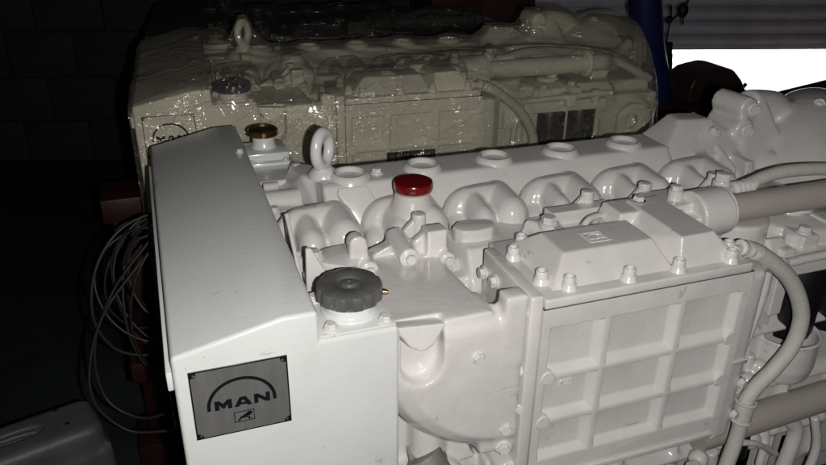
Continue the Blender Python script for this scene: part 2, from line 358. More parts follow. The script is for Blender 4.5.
# arch
ac = (.052, 1.1855); arch = []
N_ = 30
outer = [(ac[0] + .044 * math.cos(PI * i / N_), ac[1] + .0405 * math.sin(PI * i / N_)) for i in range(N_ + 1)]
inner = [(ac[0] + .0395 * math.cos(PI * i / N_), ac[1] + .036 * math.sin(PI * i / N_)) for i in range(N_ + 1)]
arch = [[outer[i], outer[i + 1], inner[i + 1], inner[i]] for i in range(N_)]
arch += [[(ac[0] + s * .0395, ac[1] - .004), (ac[0] + s * .044, ac[1] - .004), (ac[0] + s * .044, ac[1]), (ac[0] + s * .0395, ac[1])] for s in (-1, 1)]
flat('arch', arch, BLACKP, badge, .7878, .78815)
def letters(x0, z0, w_, h):
    out = []
    def add(pts, ox, ww): out.append([(ox + p[0] * ww, z0 + p[1] * h) for p in pts])
    lw = w_ * .31; g = w_ * .035
    # M
    s = .26
    add([(0, 0), (s, 0), (s, 1), (0, 1)], x0, lw); add([(1 - s, 0), (1, 0), (1, 1), (1 - s, 1)], x0, lw)
    add([(s, 1), (s, .52), (.43, .12), (.5, .12), (.5, .62)], x0, lw); add([(1 - s, 1), (.5, .62), (.5, .12), (.57, .12), (1 - s, .52)], x0, lw)
    # A
    ox = x0 + lw + g; aw = w_ * .33
    add([(0, 0), (.28, 0), (.44, .62), (.5, 1), (.33, 1)], ox, aw); add([(.72, 0), (1, 0), (.67, 1), (.5, 1), (.56, .62)], ox, aw); add([(.30, .16), (.70, .16), (.655, .40), (.345, .40)], ox, aw)
    add([(.44, .62), (.56, .62), (.5, 1)], ox, aw)
    # N
    ox = x0 + lw + aw + 2 * g; nw = w_ * .29
    add([(0, 0), (s, 0), (s, 1), (0, 1)], ox, nw); add([(1 - s, 0), (1, 0), (1, 1), (1 - s, 1)], ox, nw); add([(s, 1), (s, .55), (1 - s, 0), (1 - s, .45)], ox, nw)
    return out
flat('lettering', letters(.0175, 1.1805, .070, .0145), BLACKP, badge, .7878, .78815)
# lion in a frame
lx0, lx1, lz0, lz1 = .040, .066, 1.1555, 1.1725; t = .0011
lion = [[(lx0, lz0), (lx1, lz0), (lx1, lz0 + t), (lx0, lz0 + t)], [(lx0, lz1 - t), (lx1, lz1 - t), (lx1, lz1), (lx0, lz1)],
        [(lx0, lz0 + t), (lx0 + t, lz0 + t), (lx0 + t, lz1 - t), (lx0, lz1 - t)], [(lx1 - t, lz0 + t), (lx1, lz0 + t), (lx1, lz1 - t), (lx1 - t, lz1 - t)]]
LW, LH = lx1 - lx0, lz1 - lz0
def lp(pts): return [(lx0 + a * LW, lz0 + b * LH) for a, b in pts]
lion += [lp([(.14, .12), (.26, .12), (.34, .30), (.42, .55), (.30, .48)]), lp([(.34, .30), (.62, .34), (.74, .62), (.62, .72), (.42, .55)]),
         lp([(.62, .72), (.60, .56), (.74, .42), (.88, .62), (.90, .78), (.80, .88), (.68, .86)]), lp([(.62, .36), (.74, .40), (.80, .16), (.88, .13), (.72, .12)])]
flat('lion_emblem', lion, BLACKP, badge, .7878, .78815)

# ---- charge air cooler
F0 = .79
xs = [.4995, .5975, .7335, .8455]; zs = [.951, 1.027, 1.112, 1.2035]
V = []; Fq = []
def q(a, b, c, d): i = len(V); V.extend([a, b, c, d]); Fq.append((i, i + 1, i + 2, i + 3))
X0, X1, Z0, Z1 = .4845, .8605, .906, 1.2372
def fx(x0, x1, z0, z1, y=F0): q((x0, y, z0), (x1, y, z0), (x1, y, z1), (x0, y, z1))
gx = [X0] + sum([[xs[i] + (0 if i == 0 else .0055), xs[i + 1] - (0 if i == 2 else .0055)] for i in range(3)], []) + [X1]
gz = [Z0] + sum([[zs[i] + (0 if i == 0 else .0045), zs[i + 1] - (0 if i == 2 else .0045)] for i in range(3)], []) + [Z1]
for i in range(len(gx) - 1):
    for j in range(len(gz) - 1):
        a0, a1, c0, c1 = gx[i], gx[i + 1], gz[j], gz[j + 1]
        if i % 2 == 1 and j % 2 == 1:
            d = .012; yy = F0 + .0125
            fx(a0 + d * .35, a1 - d, c0 + d, c1 - d * .35, yy)
            q((a0, F0, c0), (a1, F0, c0), (a1 - d, yy, c0 + d), (a0 + d * .35, yy, c0 + d))
            q((a0 + d * .35, yy, c1 - d * .35), (a1 - d, yy, c1 - d * .35), (a1, F0, c1), (a0, F0, c1))
            q((a0, F0, c0), (a0 + d * .35, yy, c0 + d), (a0 + d * .35, yy, c1 - d * .35), (a0, F0, c1))
            q((a1 - d, yy, c0 + d), (a1, F0, c0), (a1, F0, c1), (a1 - d, yy, c1 - d * .35))
        else: fx(a0, a1, c0, c1)
q((X0, F0, Z0), (X0, .95, Z0), (X1, .95, Z0), (X1, F0, Z0)); q((X0, F0, Z1), (X1, F0, Z1), (X1, .95, Z1), (X0, .95, Z1))
q((X0, F0, Z0), (X0, F0, Z1), (X0, .95, Z1), (X0, .95, Z0)); q((X1, F0, Z0), (X1, .95, Z0), (X1, .95, Z1), (X1, F0, Z1)); q((X0, .95, Z0), (X0, .95, Z1), (X1, .95, Z1), (X1, .95, Z0))
bm = bm_of([(V, Fq)]); bmesh.ops.remove_doubles(bm, verts=bm.verts[:], dist=1e-5); bmesh.ops.dissolve_limit(bm, angle_limit=.01, verts=bm.verts[:], edges=bm.edges[:])
bmesh.ops.recalc_face_normals(bm, faces=bm.faces[:]); me = bpy.data.meshes.new('c'); bm.to_mesh(me); bm.free()
me = bake(me, [('BEVEL', dict(width=.003, segments=3, limit_method='ANGLE', angle_limit=math.radians(25)))]); me.shade_smooth(); sharp(me, 60)
cooler = link('charge_air_cooler', me, CASTW, eng, smooth=False)
for z in zs[1:3]:
    for x, s in ((xs[0] + .001, 1), (xs[3] - .001, -1)):
        obj('rib_boss', [lathe([(.0125, 0), (.0125, .0125), (.0105, .0142)], (x + s * .002, F0 + .0128, z + .002), (0, -1, 0), n=24)], CASTW, cooler)
obj('lower_lip', [box(.512, .848, .7855, .7895, .906, .9165)], CASTW, cooler, bev=.0015)
# the cast number tag
tg = obj('cast_tag', [box(.5305, .5535, .8000, .8022, 1.084, 1.0965)], CASTW, cooler, bev=.0004, seg=1)
def stroke_text(strokes, x0, z0, w_, h, ww=.0011):
    out = []
    for a, b in strokes:
        a = Vector((x0 + a[0] * w_, z0 + a[1] * h)); b = Vector((x0 + b[0] * w_, z0 + b[1] * h)); d = (b - a).normalized(); n = Vector((-d.y, d.x)) * ww / 2
        out.append([tuple(a + n), tuple(a - n), tuple(b - n), tuple(b + n)])
    return out
st = [((0, 0), (0, 1)), ((0, 1), (.22, .9)), ((.22, .9), (0, .52)), ((0, .52), (.25, .3)), ((.25, .3), (0, 0)), ((.4, 0), (.52, 1)), ((.7, 0), (.7, 1)), ((.7, 1), (.98, .9)), ((.7, 0), (.98, .1))]
flat('cast_lettering', stroke_text(st, .5335, 1.0865, .017, .0078, .0015), CASTW, cooler, .7986, .7999)
# cover
cv = obj('cooler_cover', [box(.4855, .8535, .7885, .985, 1.2385, 1.2545)], CASTW, eng, bev=.003, seg=3)
hA = cast('cover_dome', [frustum((.503, .722, .806, .975), (.545, .704, .852, .925), 1.250, 0, 1.291)], CASTW, cv, vox=.0025, it=3)
hB = cast('cover_dome', [hull([(.727, .806, 1.25), (.846, .806, 1.25), (.85, 1.0, 1.25), (.70, 1.0, 1.25), (.70, .95, 1.25), (.737, .826, 1.30), (.80, .828, 1.30), (.80, .978, 1.30), (.74, .978, 1.30)]),
                              frustum((.69, .79, .93, 1.005), (.70, .79, .935, .99), 1.25, 0, 1.297)], CASTW, cv, vox=.0025, it=3)
studs = [(.498, .922), (.530, .957), (.504, .840), (.535, .812), (.634, .806), (.703, .880), (.723, .806), (.838, .832), (.822, .806)]
for p in studs:
    bolt(cv, (*p, 1.2535), r=.0092, kind='stud')
    obj('stud_boss', [lathe([(.0150, 0), (.0125, .003), (.0112, .009), (.0100, .0105)], (*p, 1.253), n=20)], CASTW, cv)
obj('seam_shadow_strip', [box(.4843, .8607, .7897, .951, 1.2373, 1.2384)], SEAMSH, cv)  # thin dark strip painting gap shadow along the cracked-paint joint under the cover
# raised diamond emblem on the dome
ex0, ex1, ey0, ey1, ez = .602, .638, .868, .902, 1.2905
def fr(x0, x1, y0, y1): return prism([(x0, y0), (x1, y0), (x1, y1), (x0, y1)], 'z', ez - .001, ez + .0016)
em = [fr(ex0, ex1, ey0, ey0 + .0032), fr(ex0, ex1, ey1 - .0032, ey1), fr(ex0, ex0 + .0032, ey0 + .0033, ey1 - .0033), fr(ex1 - .0032, ex1, ey0 + .0033, ey1 - .0033)]
em += [([(p[0], ey0 + .009 + (p[2] - 0), ez - .001 + (.0026 if p[1] > .5 else 0)) for p in v], f) for v, f in [prism(pp, 'y', 0, 1) for pp in letters(.607, 0, .026, .009)]]
arcv = []
for i in range(12):
    a0, a1 = PI * i / 12, PI * (i + 1) / 12
    em.append(prism([(.62 + .0125 * math.cos(a0), .888 + .007 * math.sin(a0)), (.62 + .0125 * math.cos(a1), .888 + .007 * math.sin(a1)), (.62 + .0105 * math.cos(a1), .888 + .0052 * math.sin(a1)), (.62 + .0105 * math.cos(a0), .888 + .0052 * math.sin(a0))], 'z', ez - .001, ez + .0016))
obj('cast_emblem', em, WHITE, cv)
FBP = [(.945, 1.222), (.905, 1.228), (.865, 1.222)]
# flanges left of the cooler
fl2 = obj('cooler_flange', [prism([(.79, .90), (.79, 1.262), (.955, 1.262), (.955, .90)], 'x', .4625, .4838)], CASTW, eng, bev=.004, seg=3)
for y_, z_ in FBP: bolt(fl2, (.4622, y_, z_), (-1, 0, 0), r=.0095)
for z in (1.232, 1.128, 1.055): bolt(fl2, (.4622, .803, z), (-1, -.35, 0), r=.0065)

# ---- intake elbow
arc = [(.455 + .212 * math.cos(PI + t * PI / 2 * 1.02), 1.185 + .205 * math.sin(PI + t * PI / 2)) for t in np.linspace(0, 1, 14)]
low = [(.452, 1.175), (.248, 1.175)] + arc[1:]
elbow = cast('intake_elbow', [
    hull([(x, .86, z) for x, z in arc + [(.452, 1.243), (.238, 1.243)]] + [(x, .822, z) for x, z in arc + [(.452, 1.245), (.238, 1.245)]] +
         [(.452 + (x - .452) * .93, .802, 1.2 + (z - 1.2) * .93) for x, z in arc] + [(.452 + (x - .452) * .82, .7915, 1.2 + (z - 1.2) * .84) for x, z in arc] + [(.452, .8, 1.236), (.238, .8, 1.236), (.452, .7925, 1.222), (.27, .7925, 1.222), (.238, .80, 1.19)]),
    prism([(.452, 1.17), (.238, 1.17)] + arc, 'y', .84, 1.0),
    hull([(.238, .80, 1.15), (.238, 1.03, 1.15), (.238, .80, 1.243), (.238, 1.03, 1.243), (.410, .80, 1.15), (.408, .80, 1.246), (.394, 1.02, 1.243), (.425, .9, 1.16), (.415, 1.02, 1.15)]),
    box(.424, .4605, .791, .822, 1.15, 1.268), box(.40, .4605, .797, .95, .985, 1.175), hull([(.41, .95, 1.15), (.41, 1.03, 1.15), (.4605, .95, 1.15), (.4605, 1.03, 1.15), (.41, 1.03, 1.21), (.4605, 1.03, 1.21)])],
    CASTW, eng, vox=.003, it=14, cut=[prism([(.27, 1.30), (.27, 1.18), (.278, 1.160), (.290, 1.150), (.303, 1.148), (.316, 1.152), (.327, 1.163), (.333, 1.18), (.333, 1.30)], 'y', .77, .820), box(.2, .3335, .78, .818, 1.238, 1.3),
      prism([(.412, 1.30), (.416, 1.21), (.430, 1.186), (.4595, 1.180), (.47, 1.30)], 'y', .823, .99)])
lip = cast('pocket_lip', [hull([(.262, .8, 1.247), (.338, .8, 1.240), (.306, .7935, 1.204), (.296, .7935, 1.206), (.262, .83, 1.243), (.338, .83, 1.238), (.300, .83, 1.215), (.262, .83, 1.225), (.338, .83, 1.225), (.316, .7945, 1.209), (.286, .7945, 1.211)])], CASTW, elbow, vox=.002, it=8)
eb = obj('inspection_boss', [prism([(.364, 1.154), (.405, 1.162), (.405, 1.202), (.364, 1.194)], 'y', .7935, .8)], CASTW, elbow, bev=.003)
bolt(eb, (.385, .7935, 1.178), (0, -1, 0), r=.0085)
for x, z in ((.440, 1.032), (.440, .993), (.462, 1.062)): bolt(elbow, (x, .7965, z), (-.25, -1, .1), r=.010 if x < .45 else .0065)

# ---- engine block and lower bodies
block = cast('engine_block', [box(.17, 1.50, .93, 1.42, .60, 1.17), box(.9, 1.5, .98, 1.4, 1.1, 1.2), box(.12, .25, 1.0, 1.35, .6, 1.12), box(.2, 1.5, 1.0, 1.35, .46, .62)] +
             [box(x, x + .012, .915, .935, .62, 1.1) for x in np.arange(.25, 1.5, .13)] + [box(.2, 1.5, .91, .935, z, z + .014) for z in (.72, .86, 1.0)], CASTW, eng, vox=.007, it=3)
pump = cast('coolant_pump', [cyl((.335, .83, .90), (.335, .99, .90), .062), cyl((.335, .86, .90), (.335, .86, 1.07), .03), hull([(.31, .85, .93), (.31, .95, .93), (.42, .85, .93), (.42, .95, .93), (.33, .86, 1.06), (.36, .86, 1.06), (.36, .93, 1.06), (.33, .93, 1.06)]),
        box(.27, .34, .87, .95, .88, 1.14), hull([(.40, .86, .84), (.52, .86, .80), (.52, .95, .80), (.40, .95, .84), (.40, .86, .93), (.50, .87, .90), (.5, .94, .9)])], CASTW, eng, vox=.004, it=5)
boot = cast('rubber_boot', [tube([(.322, .838, .975), (.335, .818, .945), (.352, .808, .90), (.36, .812, .82)], .030, 24), hull([(.30, .80, .94), (.30, .86, .98), (.36, .80, .93), (.36, .86, .98), (.32, .79, .86), (.39, .79, .86), (.32, .86, .84), (.39, .86, .84)])], DIRT, eng, vox=.0025, it=2)
tc = bpy.data.curves.new('txt', 'FONT'); tc.body = 'KAMIRA'; tc.size = .0115; tc.extrude = .0012; tc.align_x = 'CENTER'; tc.space_character = 1.05
to = bpy.data.objects.new('txt', tc); COL.objects.link(to)
to.matrix_world = Matrix.Translation((.340, .7755, .922)) @ Matrix.Rotation(-.12, 4, 'Z') @ Matrix.Rotation(.40, 4, 'Y') @ Matrix.Rotation(PI / 2, 4, 'X')
dg = bpy.context.evaluated_depsgraph_get(); dg.update(); me = bpy.data.meshes.new_from_object(to.evaluated_get(dg)); me.transform(to.matrix_world); bpy.data.objects.remove(to)
link('raised_lettering', me, RUBW, boot, smooth=False)
pp_ = cast('drain_fitting', [cyl((.455, .80, .935), (.455, .9, .935), .018), box(.43, .5, .83, .92, .86, .93), cyl((.47, .81, .90), (.47, .9, .90), .014)], CASTW, eng, vox=.003, it=3)
bolt(pp_, (.455, .80, .935), (0, -1, 0), r=.010); bolt(pp_, (.474, .81, .90), (0, -1, 0), r=.009)

# ---- cylinder head rail with inspection ports
rail = cast('rocker_cover', [prism([(1.222, 1.288), (1.315, 1.288), (1.335, 1.0), (1.10, 1.0), (1.15, 1.17), (1.205, 1.268)], 'x', .262, 1.01),
        hull([(.24, 1.30, 1.282), (.30, 1.24, 1.285), (.30, 1.32, 1.285), (.24, 1.40, 1.278), (.24, 1.36, 1.1), (.30, 1.2, 1.1), (.20, 1.40, 1.2), (.30, 1.4, 1.1)]),
        hull([(.165, 1.40, 1.23), (.25, 1.40, 1.252), (.36, 1.24, 1.262), (.34, 1.205, 1.23), (.36, 1.20, 1.10), (.17, 1.38, 1.10), (.25, 1.45, 1.1)])], CASTW, eng, vox=.005, it=4)
port_x = [.322, .468, .620, .770, .922]
for i, x in enumerate(port_x):
    obj('inspection_port', [lathe([(.040, -.004), (.037, .004), (.033, .0095), (.030, .0105), (.0265, .009), (.0245, .003), (.0235, .0018)], (x, 1.258 - .004 * (i == 0), 1.288), n=40)], CASTW, rail, sm=50)
obj('cover_pad', [hull([(p[0], p[1] + d * .45, p[2] - d) for d in (-.004, .012) for p in [(.287, 1.208, 1.284), (.340, 1.208, 1.284), (.347, 1.203, 1.276), (.372, 1.172, 1.215), (.366, 1.165, 1.205), (.335, 1.163, 1.203), (.320, 1.168, 1.21), (.285, 1.205, 1.276)]])], CASTW, rail, bev=.003, seg=3)
obj('seam_ridge', [tube([(.255, 1.33, 1.275), (.29, 1.22, 1.272), (.312, 1.172, 1.215), (.345, 1.15, 1.19), (.39, 1.15, 1.185)], .0035, 8)], CASTW, rail)
bolt(rail, (.376, 1.258, 1.288), r=.0095, spin=.3); bolt(rail, (.245, 1.375, 1.272), r=.008)
eye = obj('lifting_eye', [lathe([(.029, 0), (.029, .005), (.024, .012), (.016, .02)], (.278, 1.282, 1.284), n=28), torus((.278, 1.280, 1.338), .0255, .0105, (.75, -.66, 0), 40, 14, sy=1.18)], WHITE, eng)
# ---- intake runners
for i in range(6):
    cx = .236 + .1575 * i; zt = 0
    def el(*a): return ell(a[0], a[1], 16, 12)[0]
    ps = [hull(el((cx - .022, 1.165, 1.222), (.056, .034, .056)) + el((cx + .018, 1.165, 1.224), (.054, .034, .057)) + el((cx - .022, 1.165, 1.12), (.056, .034, .05)) + el((cx + .018, 1.165, 1.12), (.054, .034, .05))),
          hull(el((cx - .021, 1.108, 1.230), (.0245, .034, .034)) + el((cx - .021, 1.108, 1.10), (.026, .034, .03)) + el((cx - .021, 1.165, 1.244), (.024, .03, .030))),
          hull(el((cx + .037, 1.112, 1.234), (.0345, .038, .040)) + el((cx + .037, 1.112, 1.10), (.036, .038, .03)) + el((cx + .034, 1.170, 1.246), (.034, .03, .034))),
          hull(el((cx - .056, 1.135, 1.205), (.022, .026, .026)) + el((cx - .056, 1.135, 1.10), (.022, .026, .026)) + el((cx - .045, 1.17, 1.225), (.024, .026, .026)))]
    if i == 1: ps.append(lathe([(.050, 1.20), (.046, 1.245), (.037, 1.272), (.031, 1.290), (.031, 1.300)], (.402, 1.130, 0), n=32))
    r_ = cast('intake_runner', ps, CASTW, eng, vox=.0028, it=3)
    if i == 1:
        r_['label'] = 'intake runner that carries the red oil filler cap'
    sb = obj('runner_stud', [cyl((cx - .052, 1.072, 1.17), (cx - .052, 1.072, 1.232), .011, .009), cyl((cx - .052, 1.072, 1.232), (cx - .052, 1.072, 1.243), .006), box(cx - .072, cx - .03, 1.06, 1.09, 1.17, 1.212)], CASTW, r_, bev=.002)
rc = obj('oil_filler_cap', [lathe([(.030, 0), (.0345, .003), (.0350, .013), (.0335, .0165), (.030, .0175), (.004, .0165)], (.404, 1.130, 1.301), n=48)], RED, eng)
rc['label'] = 'round glossy red oil filler cap'
obj('gasket_ring', [lathe([(.0325, 0), (.0325, .003)], (.403, 1.130, 1.2985), n=40)], mat('pale_tan_gasket', (.5, .40, .24), .6), rc)

# ---- intake manifold log and brackets
PADP = [(.452, 1.048), (.451, 1.060), (.468, 1.078), (.492, 1.076), (.518, 1.073), (.529, 1.064), (.528, 1.046), (.515, 1.034), (.486, 1.030), (.461, 1.036)]
man = cast('intake_manifold', [hull([(.447, 1.075, 1.233), (.460, 1.010, 1.233), (.99, 1.005, 1.236), (.99, 1.095, 1.236), (.45, 1.095, 1.233), (.430, 1.07, 1.15), (.452, .955, 1.16), (.99, .955, 1.15), (.99, 1.1, 1.15)]),
        box(.17, 1.0, .985, 1.11, 1.08, 1.195), box(.40, .99, .94, 1.05, 1.08, 1.175)], CASTW, eng, vox=.004, it=4)
obj('oval_pad', [prism(PADP, 'z', 1.225, 1.2545)], CASTW, man, bev=.003, seg=3)
for bx in (.386, .708, .829, .985):
    obj('web_boss', [cyl((bx, 1.05, 1.17), (bx, 1.05, 1.293), .0135, .0118), prism([(bx - .058, 1.235), (bx - .005, 1.289), (bx + .004, 1.289), (bx + .004, 1.17), (bx - .06, 1.17)], 'y', 1.045, 1.057), prism([(bx, 1.285), (bx + .018, 1.262), (bx + .05, 1.245), (bx + .05, 1.17), (bx, 1.17)], 'y', 1.046, 1.056)], CASTW, man, bev=.0025, seg=3)
br = cast('support_bracket', [box(.262, .425, .988, 1.02, 1.205, 1.238), cyl((.277, .972, 1.243), (.277, 1.02, 1.247), .0155), cyl((.342, .968, 1.256), (.342, 1.045, 1.262), .0165), cyl((.409, .972, 1.240), (.409, 1.02, 1.242), .0135),
        cyl((.264, .985, 1.283), (.264, 1.01, 1.283), .0145), box(.250, .279, .986, 1.008, 1.21, 1.283),
        hull([(.277, .985, 1.238), (.277, .985, 1.222), (.409, .985, 1.248), (.409, .985, 1.232), (.277, 1.01, 1.238), (.277, 1.01, 1.215), (.409, 1.01, 1.248), (.409, 1.01, 1.23)]),
        hull([(.29, 1.01, 1.245), (.325, 1.01, 1.262), (.29, 1.04, 1.245), (.34, 1.04, 1.262), (.29, 1.03, 1.2), (.34, 1.03, 1.2)]),
        box(.378, .412, .985, 1.015, 1.20, 1.288), hull([(.355, 1.0, 1.262), (.38, 1.0, 1.282), (.38, 1.015, 1.282), (.355, 1.015, 1.262), (.355, 1.0, 1.22), (.38, 1.0, 1.22), (.38, 1.015, 1.22)])], CASTW, eng, vox=.003, it=3)
for x, y, z, r in ((.277, .9725, 1.243, .0085), (.342, .9685, 1.256, .009), (.409, .9725, 1.240, .0085)): bolt(br, (x, y, z), (0, -1, .05), r=r)
st_ = obj('curved_strap', [prism([(.205, .985), (.215, 1.035), (.28, 1.045), (.275, .995), (.24, .96)], 'z', 1.235, 1.262)], CASTW, br, bev=.004, seg=3)
lb = obj('corner_bracket', [prism([(.176, 1.225), (.178, 1.30), (.186, 1.30), (.222, 1.225)], 'y', .965, .973), box(.180, .222, .973, 1.02, 1.222, 1.232), prism([(.97, 1.22), (1.08, 1.22), (1.10, 1.30), (1.09, 1.305)], 'x', .170, .1765)], CASTW, eng, bev=.002)
bolt(lb, (.197, .995, 1.268), r=.011); bolt(lb, (.200, .990, 1.232), (0, -.2, 1), r=.0115, spin=.4)
obj('spacer_stack', [cyl((.198, .994, 1.23), (.197, .995, 1.268), .011, n=16)], CASTW, lb)
# rear flange of cover with bolts
rf = cast('manifold_flange', [box(.575, .86, .988, 1.03, 1.20, 1.248), hull([(.565, 1.03, 1.24), (.60, .965, 1.25), (.60, 1.0, 1.262), (.578, 1.035, 1.262), (.63, .97, 1.25), (.63, 1.0, 1.262), (.62, 1.03, 1.25)]), box(.62, .745, 1.018, 1.048, 1.21, 1.272), box(.64, .70, .945, .96, 1.25, 1.266)], CASTW, eng, vox=.003, it=2)
for x, y, z, r in ((.606, 1.003, 1.262, .0135), (.607, .966, 1.258, .011), (.685, .957, 1.262, .0105), (.725, 1.004, 1.262, .013), (.758, .970, 1.297, .010), (.633, .948, 1.262, .007), (.80, 1.0, 1.278, .009), (.832, .955, 1.268, .0095), (.846, .985, 1.30, .010)):
    bolt(rf, (x, y, z), r=r, spin=random.random())
    obj('bolt_tower', [cyl((x, y, 1.235), (x, y, z), r * 1.35, n=16)], CASTW, rf)
obj('pipe_clip', [tube([(.645, .958, 1.272), (.66, .965, 1.28), (.685, .975, 1.279), (.71, .985, 1.268)], .006, 10)], CASTW, rf)

# ---- crossover pipe
pipe = obj('crossover_pipe', [tube([(.90, .955, 1.264), (1.0, .955, 1.265), (1.26, .957, 1.266), (1.33, .98, 1.262), (1.38, 1.05, 1.24)], .0255, 32)], PIPEM, eng, sm=60)
cast('pipe_collar', [cyl((.862, .958, 1.262), (.928, .958, 1.264), .044, n=40), box(.845, .915, .93, 1.01, 1.18, 1.268), box(.80, .87, .955, 1.03, 1.2, 1.285)], CASTW, pipe, vox=.003, it=3)
obj('pipe_clamp', [torus((.929, .957, 1.264), .038, .0045, (1, 0, 0))], CASTW, pipe)
obj('pipe_clamp', [torus((1.255, .957, 1.266), .032, .009, (1, 0, 0))], CASTW, pipe)
cast('oil_thermostat_body', [cyl((.99, .985, 1.12), (.99, .985, 1.235), .062), box(.90, 1.02, .97, 1.08, 1.1, 1.225), hull([(.93, .90, 1.18), (1.03, .90, 1.18), (.93, .98, 1.215), (1.03, .98, 1.215), (.93, .9, 1.1), (1.03, .9, 1.1)])], CASTW, eng, vox=.004, it=4)
disc = obj('round_end_cover', [lathe([(.105, 0), (.105, .018), (.095, .024), (.094, .036), (.086, .040), (.03, .041), (.028, .05), (.02, .052)], (1.16, 1.02, 1.165), n=56)], CASTW, eng, bev=.002)
bolt(disc, (1.17, 1.0, 1.214), r=.016)
# upper hose
hz = obj('upper_hose', [tube([(1.01, .995, 1.286), (1.06, 1.0, 1.296), (1.12, 1.002, 1.300), (1.22, 1.0, 1.292), (1.35, .99, 1.27), (1.5, .98, 1.2)], .0125, 18)], RUBW, eng, sm=60)
obj('hose_ferrule', [cyl((.962, .99, 1.283), (.985, .992, 1.283), .008, n=16)] + [cyl((.983 + .011 * k, .993, 1.283), (.990 + .011 * k, .993, 1.284), .014, n=20) for k in range(4)] + [cyl((.98, .992, 1.283), (1.03, .994, 1.288), .0115, n=16)], CASTW, hz, bev=.0008, seg=1)
bj = obj('banjo_fitting', [cyl((.957, .998, 1.22), (.957, .998, 1.302), .0165, n=24), cyl((.957, .998, 1.302), (.957, .998, 1.316), .014, n=6)], CASTW, hz, bev=.0015)
# lower hose
h2 = obj('lower_hose', [tube([(.872, .83, 1.256), (.899, .83, 1.246), (.944, .83, 1.216), (.988, .83, 1.178), (1.022, .83, 1.131), (1.040, .83, 1.085), (1.036, .83, 1.032), (1.008, .83, .988), (.972, .83, .951), (.953, .828, .910), (.955, .826, .856), (.94, .82, .78), (.92, .81, .70)], .0142, 18)], RUBW, eng, sm=60)
obj('hose_ferrule', [cyl((.842, .822, 1.262), (.862, .828, 1.259), .008, n=12), cyl((.858, .829, 1.262), (.870, .83, 1.257), .0135, n=20), cyl((.873, .83, 1.256), (.882, .83, 1.252), .0145, n=20), cyl((.885, .83, 1.251), (.905, .83, 1.243), .0145, n=20)], CASTW, h2, bev=.0015)
obj('hose_sleeve', [cyl((.957, .8285, .925), (.953, .827, .885), .0185, n=28), torus((.957, .8285, .926), .018, .003, (.1, 0, 1)), torus((.953, .827, .886), .018, .003, (.1, 0, 1)), box(.948, .962, .845, .875, .898, .915)], RUBW, h2)
# cooler end housing
ce = cast('cooler_end_housing', [hull([(.862, .80, .88), (.862, .80, 1.225), (.90, .803, .88), (.90, .803, 1.222), (.93, .83, .88), (.93, .83, 1.215), (.935, .93, .88), (.935, .93, 1.215), (.862, .95, .88), (.862, .95, 1.225)])], CASTW, eng, vox=.0045, it=6)
obj('band_clamp', [prism([(.861, .797), (.902, .799), (.934, .826), (.939, .93), (.934, .93), (.93, .83), (.90, .803), (.861, .801)], 'z', 1.045, 1.052)], CASTW, ce)
for z in (1.0, .93): bolt(ce, (.905, .8035, z), (.2, -1, 0), r=.0078)
obj('vertical_pipe', [tube([(1.01, .90, 1.17), (1.01, .898, 1.1), (1.0, .90, 1.0), (.99, .90, .9)], .009, 12)], CASTW, eng)
cast('side_plates', [box(.96, 1.06, .935, .955, .92, 1.17), box(.955, .985, .90, .95, 1.0, 1.17), box(1.04, 1.07, .90, .95, 1.05, 1.19)], CASTW, eng, vox=.004, it=3)
# filter bracket, filters
fh = cast('filter_head', [box(1.03, 1.30, .88, 1.0, 1.145, 1.178), hull([(1.02, .90, 1.17), (1.07, .90, 1.17), (1.025, .93, 1.205), (1.06, .93, 1.205), (1.02, .98, 1.17), (1.07, .98, 1.17)]), cyl((1.1, .94, 1.17), (1.1, .94, 1.20), .02), cyl((1.2, .94, 1.17), (1.2, .94, 1.20), .02),
        box(1.09, 1.13, .91, .99, 1.17, 1.205), box(1.18, 1.22, .9, .99, 1.17, 1.21), cyl((.975, .862, 1.19), (1.30, .862, 1.20), .0085), cyl((.968, .862, 1.19), (1.0, .862, 1.191), .0145, n=6), box(1.15, 1.18, .85, .9, 1.165, 1.20), cyl((1.25, .87, 1.175), (1.25, .87, 1.21), .014)], CASTW, eng, vox=.004, it=2)
bolt(fh, (1.11, .93, 1.205), r=.011); bolt(fh, (1.2, .93, 1.21), r=.011)
for x in (1.142, 1.243):
    obj('fuel_filter', [lathe([(.030, 0), (.043, .006), (.047, .02), (.047, .165), (.043, .175)], (x, .94, .97), n=40)], BLACKF, eng)
cast('filter_bowl', [lathe([(.035, 0), (.060, .012), (.066, .04), (.066, .10), (.070, .105), (.060, .105), (.058, .04), (.05, .03)], (1.125, .925, .885), n=40), box(1.02, 1.07, .92, .95, .90, 1.05)], CASTW, eng, vox=.004, it=3)
tab = obj('rear_lifting_tab', [prism([(1.345, .95), (1.455, .95), (1.452, 1.10)] + [(1.40 + .052 * math.cos(a), 1.10 + .052 * math.sin(a)) for a in np.linspace(.1, PI - .1, 12)] + [(1.348, 1.10)], 'y', .885, .903)], CASTW, eng, bev=.003, cut=[cyl((1.40, .86, 1.095), (1.40, .93, 1.095), .021)])
